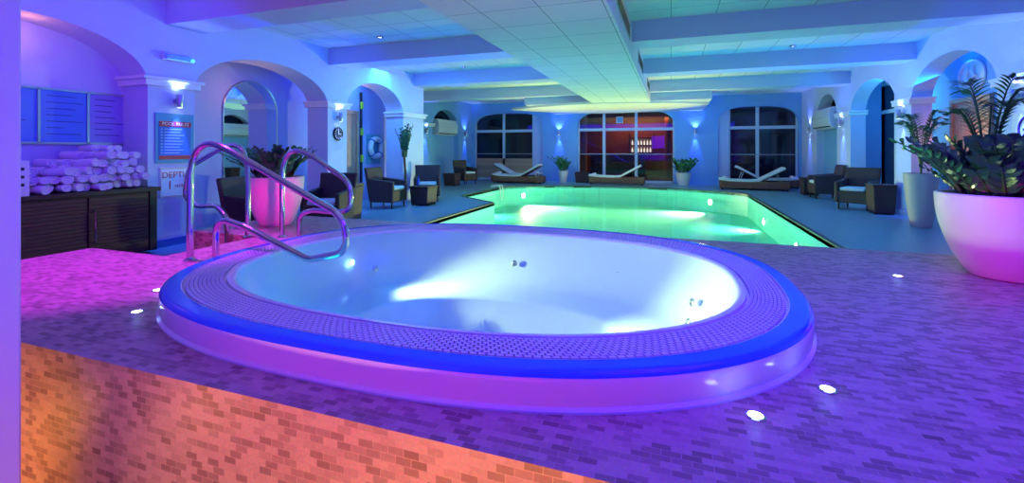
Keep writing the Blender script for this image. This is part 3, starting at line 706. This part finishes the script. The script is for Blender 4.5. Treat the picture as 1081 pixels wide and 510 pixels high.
for q in range(3): MB().box(.012, .014, -.03, .05, .1+.08*q, .13+.08*q).build('card_mark', M_INK, t)

# mirror (arched) on back wall
t = thing('arched_mirror', (-7.45, 6.45, 0), 0, 'tall arched mirror on the wall behind the left pot', 'mirror')
pl = [(-.58, .55), (.58, .55)]+[(.58*cos(a), 2.0+.58*sin(a)) for a in [pi*i/24 for i in range(25)]]
MB().prism(pl, .0, .012, f=lambda x, y, z: (z, x, y)).build('mirror_glass', M_MIRROR, t)
pt = [(.016, x, y) for x, y in pl]; MB().tube(pt, .012, 8, closed=True).build('mirror_rim', M_BRUSH, t)
# lifebuoy
t = thing('lifebuoy', (-7.45, 10.15, 1.35), 0, 'white lifebuoy hanging on the wall behind the left arcade', 'lifebuoy')
m_ = MB(); rs = []
pts = [(.09, .23*cos(2*pi*i/36), .23*sin(2*pi*i/36)) for i in range(36)]
MB().tube(pts, .07, 12, closed=True).build('buoy_ring', M_RING, t)
for a in (45, 135, 225, 315):
    ca, sa = cos(radians(a)), sin(radians(a))
    q = [(.09+.074*cos(b), ca*(.23+.074*sin(b)), sa*(.23+.074*sin(b))) for b in [2*pi*i/14 for i in range(14)]]
    m_ = MB(); m_.tube(q, .02, 6, closed=True); m_.build('band', M_BLUEP, t)
MB().box(0, .02, -.3, .3, -.42, .36).build('backing_board', M_LBLUE, t, bevel=.03)
# yellow fittings strip beside door
t = thing('door_post', (-7.42, 9.62, 0), 0, 'dark post with four yellow green clips right of the pink door', 'post')
MB().box(-.03, .02, -.025, .025, 0, 2.75).build('post_bar', M_EDGE, t)
for z in (.35, 1.08, 1.75, 2.42): MB().box(.0, .05, -.035, .035, z-.09, z+.09).build('clip', M_YEL, t, bevel=.008)

# ------------------------------------------------------------------ right wall: emblem, sign
t = thing('wall_emblem', (5.12, 10.45, 2.62), pi, 'large round crest relief on the wall above the tan door', 'emblem')
m_ = MB(); m_.tube([(.02, .37*cos(2*pi*i/40), .29*sin(2*pi*i/40)) for i in range(40)], .022, 8, closed=True); m_.build('emblem_rim', M_TRIM, t)
MB().prism([(.35*cos(2*pi*i/40), .27*sin(2*pi*i/40)) for i in range(40)], 0, .012, f=lambda x, y, z: (z, x, y)).build('emblem_disc', M_LBLUE if False else M_TRIM, t)
m_ = MB()
for sx in (-1, 1):
    m_.tube([(.03, sx*.05, -.12), (.035, sx*.12, .0), (.035, sx*.06, .1), (.03, sx*.1, .2)], [.02, .035, .03, .015], 8)
m_.tube([(.03, 0, -.1), (.03, 0, .12)], .018, 8)
for k in range(3): m_.tube([(.025, -.2+.02*k, -.15-.035*k), (.025, .2-.02*k, -.15-.035*k)], .01, 6)
m_.build('emblem_figure', M_TRIM, t)
t = thing('no_smoking_sign', (XR, 7.62, 1.5), pi, 'white sign with a crossed out circle on the far right pillar', 'sign')
MB().box(0, .012, -.3, .3, -.22, .28).build('sign_panel', M_WHITE, t)
m_ = MB(); m_.tube([(.014, .17*cos(2*pi*i/36), .06+.17*sin(2*pi*i/36)) for i in range(36)], .016, 6, closed=True)
a = radians(135); m_.tube([(.014, -.17*cos(a), .06+.17*sin(a)), (.014, .17*cos(a), .06-.17*sin(a))], .014, 6); m_.build('prohibition_ring', mat('violet_ink', (.12, .02, .3), .5), t)
m_ = MB().box(.012, .016, -.1, .1, .045, .075); m_.build('pictogram', M_INK, t)
MB().box(.012, .016, -.3, .3, -.22, -.13).build('red_strip', M_RED, t)

# air conditioners
def aircon(loc, rz, lb):
    t = thing('air_conditioner', loc, rz, lb, 'air conditioner', 'air conditioners in arched niches')
    prof = [(0, -.3), (.22, -.3), (.30, -.18), (.32, .1), (.24, .3), (0, .3)]
    MB().prism(prof, -.8, .8, f=lambda x, y, z: (x, z, y)).build('unit_case', M_AC, t, bevel=.015)
    MB().box(.235, .31, -.7, .7, -.262, -.235).build('air_outlet', M_BLACK, t)
    MB().box(.24, .325, -.72, .72, .02, .03).build('panel_seam', M_BRUSH, t)
    m_ = MB()
    for k in range(6): m_.box(.26-.012*k, .312-.015*k, -.7, .7, .12+.028*k, .126+.028*k)
    m_.build('intake_slats', M_BRUSH, t)
aircon((XLR-.19, 15.92, 2.16), 0, 'white air conditioner in the arched niche on the left rear wall')
aircon((4.45, 15.65, 2.2), pi, 'white air conditioner in the arched niche on the right wall')
m_ = MB().box(XLR-.34, XLR-.2, 14.85, 17.0, 0, 1.88); struct(m_.build('wall_left', M_BLUEW)); struct(MB().box(XLR-.34, XLR-.3, 14.85, 17.0, 1.88, 3).build('window_5', MATS['night_glass']))
m_ = MB().box(4.5, 4.84, 14.74, 16.57, 0, 1.9); struct(m_.build('wall_right', M_BLUEW)); struct(MB().box(4.7, 4.74, 14.74, 16.57, 1.9, 3).build('window_6', MATS['night_glass']))

# ------------------------------------------------------------------ furniture
def make_chair(label):
    t = thing('wicker_armchair', (0, 0, 0), 0, label, 'armchair', 'dark wicker armchairs')
    W = .31; D = .30     # faces +X
    MB().hexa([(-D, -W+.03, .14), (D-.02, -W+.03, .14), (D-.02, W-.03, .14), (-D, W-.03, .14)], [(-D-.02, -W, .40), (D, -W, .40), (D, W, .40), (-D-.02, W, .40)]).build('seat_base', M_WICK, t, bevel=.02)
    MB().hexa([(-D, -W+.01, .14), (-D+.09, -W+.01, .14), (-D+.09, W-.01, .14), (-D, W-.01, .14)], [(-D-.12, -W-.02, .90), (-D-.05, -W-.02, .90), (-D-.05, W+.02, .90), (-D-.12, W+.02, .90)]).build('backrest', M_WICK, t, bevel=.025)
    for s_ in (-1, 1):
        a, b = sorted((s_*(W-.06), s_*(W+.015)))
        MB().hexa([(-D+.05, a, .14), (D, a, .14), (D, b, .14), (-D+.05, b, .14)], [(-D-.02, a, .66), (D+.01, a, .60), (D+.01, b, .60), (-D-.02, b, .66)]).build('armrest', M_WICK, t, bevel=.02)
        for x in (-D+.03, D-.05):
            MB().lathe([(.016, 0), (.022, .15)], (x, s_*(W-.05), 0), 10).build('leg', M_DARKWOOD, t)
    MB().box(-D+.09, D-.01, -W+.075, W-.075, .40, .48).build('seat_cushion', M_CUSH, t, bevel=.03)
    return t
def make_table(label, loc, rz=0, s=.24, h=.45):
    t = thing('wicker_side_table', loc, rz, label, 'side table', 'dark wicker side tables')
    MB().hexa([(-s+.03, -s+.03, .02), (s-.03, -s+.03, .02), (s-.03, s-.03, .02), (-s+.03, s-.03, .02)], [(-s, -s, h-.03), (s, -s, h-.03), (s, s, h-.03), (-s, s, h-.03)]).build('table_body', M_WICK, t, bevel=.015)
    MB().box(-s-.01, s+.01, -s-.01, s+.01, h-.03, h).build('table_top', M_DARKWOOD, t, bevel=.008)
    for a in (-1, 1):
        for b in (-1, 1): MB().lathe([(.02, 0), (.02, .03)], (a*(s-.06), b*(s-.06), 0), 8).build('foot', M_BLACK, t)
    return t
ch = make_chair('dark wicker armchair left of the pink pot, behind the entry steps rail'); ch.location = (-5.7, 5.05, 0); ch.rotation_euler = (0, 0, radians(20))
dup(ch, (-5.35, 6.1, 0), radians(-75), 'dark wicker armchair right of the pink pot, pale seat cushion')
dup(ch, (-6.02, 8.75, 0), radians(4), 'dark wicker armchair in side view below the lifebuoy')
dup(ch, (-5.85, 10.2, 0), radians(-62), 'dark wicker armchair facing the camera, behind the small wicker table')
dup(ch, (-7.3, 15.6, 0), radians(-25), 'dark wicker armchair under the left air conditioner')
dup(ch, (3.85, 14.2, 0), radians(180), 'dark wicker armchair beside the right lounger pair, facing left')
dup(ch, (3.84, 11.9, 0), radians(-125), 'dark wicker armchair with pale cushion in front of the right arch')
make_table('small wicker table between the two left armchairs', (-5.5, 9.42, 0))
make_table('small dark wicker table left of the far left armchair', (-7.45, 14.75, 0))
make_table('small dark wicker table between pot and centre lounger', (-3.3, 17.85, 0), 0, .26, .42)
make_table('dark wicker table beside the armchair at the right pillar', (4.02, 11.18, 0), 0, .2, .6)
make_table('dark wicker table behind the right armchair, by the loungers', (3.75, 15.15, 0), 0, .22, .5)
t = thing('wicker_basket', (-5.78, 6.95, 0), radians(10), 'tall brown wicker basket with lid below the clock', 'basket')
MB().hexa([(-.27, -.22, 0), (.27, -.22, 0), (.27, .22, 0), (-.27, .22, 0)], [(-.3, -.25, .62), (.3, -.25, .62), (.3, .25, .62), (-.3, .25, .62)]).build('basket_body', M_WICKB, t, bevel=.02)
MB().box(-.31, .31, -.26, .26, .62, .67).build('basket_lid', M_WICKB, t, bevel=.01)
o = MB().lathe([(.035, 0), (.037, .02), (.037, .14), (.014, .19), (.014, .23)], (0, 0, 0), 16).build('bottle', mat('blue_glass', (.05, .12, .5), .1)); o.location = (-5.6, 9.35, .451)
tag(o, 'small blue bottle standing on the table between the left armchairs', 'bottle')

def make_lounger(label):
    t = thing('sun_lounger', (0, 0, 0), 0, label, 'sun lounger', 'wicker sun loungers by the windows')
    # along X, head end at +X
    top = [(-1.0, .30), (-.6, .27), (-.1, .25), (.1, .26)]
    pr = [(-1.0, .05), (1.0, .05), (1.0, .28), (.2, .28), (-.1, .25), (-.6, .26), (-1.0, .30)]
    MB().prism(pr, -.33, .33, f=lambda x, y, z: (x, z, y)).build('lounger_base', M_WICKB, t, bevel=.015)
    def pad(pts, th):
        lo = pts; up = [(x-0.0, z+th) for x, z in pts]; return lo+up[::-1]
    MB().prism(pad([(-1.02, .31), (-.75, .275), (-.4, .265), (-.1, .26), (.2, .285)], .06), -.30, .30, f=lambda x, y, z: (x, z, y)).build('seat_pad', M_MATT, t, bevel=.015)
    MB().prism([(.17, .29), (.88, .68), (.85, .75), (.14, .35)], -.30, .30, f=lambda x, y, z: (x, z, y)).build('back_pad', M_MATT, t, bevel=.015)
    MB().prism([(.2, .275), (.9, .66), (.88, .68), (.17, .29)], -.31, .31, f=lambda x, y, z: (x, z, y)).build('back_frame', M_WICK, t)
    for b in (-.22, .22): MB().tube([(.75, b, .28), (.66, b, .53)], .012, 6).build('back_strut', M_BRUSH, t)
    MB().tube([(-.85, -.18, .37), (-.85, .18, .37)], [.05, .05], 12).build('rolled_towel', M_TOWEL, t)
    for a in (-.93, .93):
        for b in (-.28, .28): MB().box(a-.03, a+.03, b-.03, b+.03, 0, .05).build('foot', M_BLACK, t)
    return t
lg = make_lounger('front wicker lounger below the far left window, head raised to the right'); lg.location = (-5.62, 16.9, 0)
dup(lg, (-6.0, 17.7, 0), pi, 'rear wicker lounger below the far left window, head raised to the left')
dup(lg, (-1.92, 17.45, 0), 0, 'single wicker lounger below the centre window')
dup(lg, (2.52, 16.55, 0), radians(-3), 'front wicker lounger below the far right window, head raised right')
dup(lg, (3.0, 17.55, 0), pi, 'rear wicker lounger below the far right window, head raised left')

# pool grab rail at the far left corner
t = thing('pool_ladder_rail', (-5.5, 14.45, 0), 0, 'small white grab rail at the far left corner of the pool', 'grab rail')
MB().tube(fillet([(-.25, -.12, 0), (-.25, -.12, .08), (.05, -.12, .08), (.1, -.12, -.4)], .05), .02, 8).tube(fillet([(-.25, .12, 0), (-.25, .12, .08), (.05, .12, .08), (.1, .12, -.4)], .05), .02, 8).build('rail_tube', M_TRIM, t)

# ------------------------------------------------------------------ plants
def leaf(mb, base, d, nrm, L, W, bend=.2):
    d = Vector(d).normalized(); s_ = d.cross(Vector(nrm)).normalized(); up = s_.cross(d).normalized()
    pr = [(0, .12), (.25, .8), (.5, 1), (.78, .65), (1, .0)]
    L_, R_, Cc = [], [], []
    for u, w_ in pr:
        c = Vector(base)+d*L*u-up*bend*L*u*u
        Cc.append(c); L_.append(c+s_*W*w_*.5+up*W*.12*w_); R_.append(c-s_*W*w_*.5+up*W*.12*w_)
    vs = L_+Cc+R_; k = len(pr); fs = []
    for i in range(k-1): fs += [(i, i+1, k+i+1, k+i), (k+i, k+i+1, 2*k+i+1, 2*k+i)]
    mb.add(vs, fs)
def zz_plant(par, rad, z0, nst, hmin, hmax, lw=.05, ll=.10, seed=1, NL=34, lk=1.0):
    rnd = random.Random(seed); fo, stm = MB(), MB()
    for i in range(nst):
        a = rnd.uniform(0, 2*pi); r0 = rad*sqrt(rnd.random())*.7; h = rnd.uniform(hmin, hmax); lean = lk*rnd.uniform(.15, .85)*h*(.4+r0/rad)
        p0 = Vector((r0*cos(a), r0*sin(a), z0)); pts = []
        for k in range(9):
            u = k/8; pts.append(p0+Vector((cos(a)*lean*u**1.6, sin(a)*lean*u**1.6, h*(u-.18*u*u))))
        stm.tube(pts, [.012*(1-.7*k/8) for k in range(9)], 6)
        for k in range(2, NL):
            u = k/(NL-1); q = u*8; i0 = min(7, int(q)); p = pts[i0].lerp(pts[i0+1], q-i0); tv = (pts[i0+1]-pts[i0]).normalized()
            if u < .22: continue
            sd = tv.cross(Vector((0, 0, 1)));  sd = sd.normalized() if sd.length > .05 else Vector((-sin(a), cos(a), 0))
            sgn = 1 if k % 2 else -1
            leaf(fo, p, sd*sgn*1.0+tv*.75+Vector((0, 0, rnd.uniform(-.1, .4))), tv.cross(sd*sgn)*sgn+Vector((rnd.uniform(-.3, .3), rnd.uniform(-.3, .3), .5)), ll*rnd.uniform(.8, 1.2)*(1.1-.4*u), lw*rnd.uniform(.8, 1.15), .15)
    fo.build('foliage', M_LEAF, par, smooth=0, recalc=False); stm.build('stems', M_STEM, par)
def palm(par, z0, nfr, L, rise, seed=2, w_=.022, n=18, name='palm_fronds', c=(0, 0)):
    rnd = random.Random(seed); fo, stm = MB(), MB()
    for i in range(nfr):
        a = 2*pi*i/nfr+rnd.uniform(-.3, .3); l = L*rnd.uniform(.75, 1.1); up = rise*rnd.uniform(.75, 1.15); pts = []
        for k in range(11):
            u = k/10; pts.append(Vector((c[0]+cos(a)*l*.75*u**1.3, c[1]+sin(a)*l*.75*u**1.3, z0+up*sin(min(1.75, u*1.9)))))
        stm.tube(pts, [.009*(1-.75*k/10) for k in range(11)], 5)
        for k in range(n):
            u = .35+.65*k/(n-1); q = u*10; i0 = min(9, int(q)); p = pts[i0].lerp(pts[i0+1], q-i0); tv = (pts[i0+1]-pts[i0]).normalized()
            sd = tv.cross(Vector((0, 0, 1))).normalized()
            for s_ in (-1, 1):
                leaf(fo, p, sd*s_+tv*.9+Vector((0, 0, .12)), Vector((0, 0, 1)), l*.36*sin(pi*(.25+.65*k/n)), w_, .35)
    fo.build(name, M_PALM, par, smooth=0, recalc=False); stm.build('stems', M_STEM, par)
def bowl_pot(par, r=.36, h=.56, rb=.2):
    prof = [(rb*.8, 0), (rb, .005)]
    for k in range(1, 13):
        u = k/12; prof.append((rb+(r-rb)*sin(u*pi/2)**.9, .005+(h-.005)*u**1.12))
    prof += [(r-.012, h+.008), (r-.03, h+.0), (r-.035, h-.06), (.01, h-.07)]
    MB().lathe(prof, n=64).build('pot', M_POTW, par, smooth=40)
    MB().lathe([(r-.036, h-.062), (.01, h-.04)], n=32).build('soil', M_SOIL, par)
t = thing('potted_plant', (-4.39, 4.13, .42), 0, 'pink lit white pot with leafy dark plant behind the handrails', 'potted plant')
bowl_pot(t, .31, .56, .17); zz_plant(t, .28, .5, 50, .26, .50, .042, .09, 5, 22, 1.25)
t = thing('potted_plant', (2.2, 4.1, .42), 0, 'huge purple pink bowl planter with dark glossy plant at the right', 'potted plant')
bowl_pot(t, .38, .57, .2); zz_plant(t, .37, .5, 84, .26, .56, .052, .115, 9, 22); palm(t, .5, 9, .36, .80, 4, .018, 20, c=(-.05, .12))
t = thing('potted_palm', (3.97, 9.5, 0), 0, 'tall tapered white planter with a palm before the right arch', 'potted plant')
MB().lathe([(.13, 0), (.14, .005), (.20, .45), (.235, .86), (.235, .9), (.215, .9), (.21, .85), (.01, .84)], n=40).build('pot', mat('beige_pot', (.48, .40, .40), .5), t)
MB().lathe([(.208, .85), (.01, .862)], n=24).build('soil', M_SOIL, t)
palm(t, .86, 12, .5, .95, 6, .03, 18)
t = thing('potted_plant', (-4.02, 17.6, 0), 0, 'small white pot with arching plant left of the centre window', 'potted plant')
MB().lathe([(.13, 0), (.2, .45), (.22, .47), (.20, .47), (.19, .42), (.01, .41)], n=28).build('pot', M_POTW, t); zz_plant(t, .17, .4, 16, .35, .75, .07, .2, 8, 12)
t = thing('potted_plant', (.42, 17.55, 0), 0, 'small white pot with bushy plant right of the centre window', 'potted plant')
MB().lathe([(.17, 0), (.27, .44), (.29, .47), (.27, .47), (.26, .42), (.01, .41)], n=28).build('pot', M_POTW, t); zz_plant(t, .24, .4, 26, .35, .72, .08, .2, 11, 12)
t = thing('potted_tree', (-6.15, 9.62, 0), 0, 'slim dark indoor tree with bare trunk beside the last left pillar', 'potted plant')
MB().lathe([(.14, 0), (.18, .3), (.16, .3), (.15, .26), (.01, .25)], n=24).build('pot', M_POTW, t)
MB().tube([(0, 0, .2), (.02, .01, .7), (-.01, 0, 1.2), (.01, 0, 1.5)], [.035, .03, .028, .02], 8).build('trunk', M_TRUNK, t)
zz_plant(t, .08, 1.12, 22, .5, .98, .045, .11, 13, 16, .28)
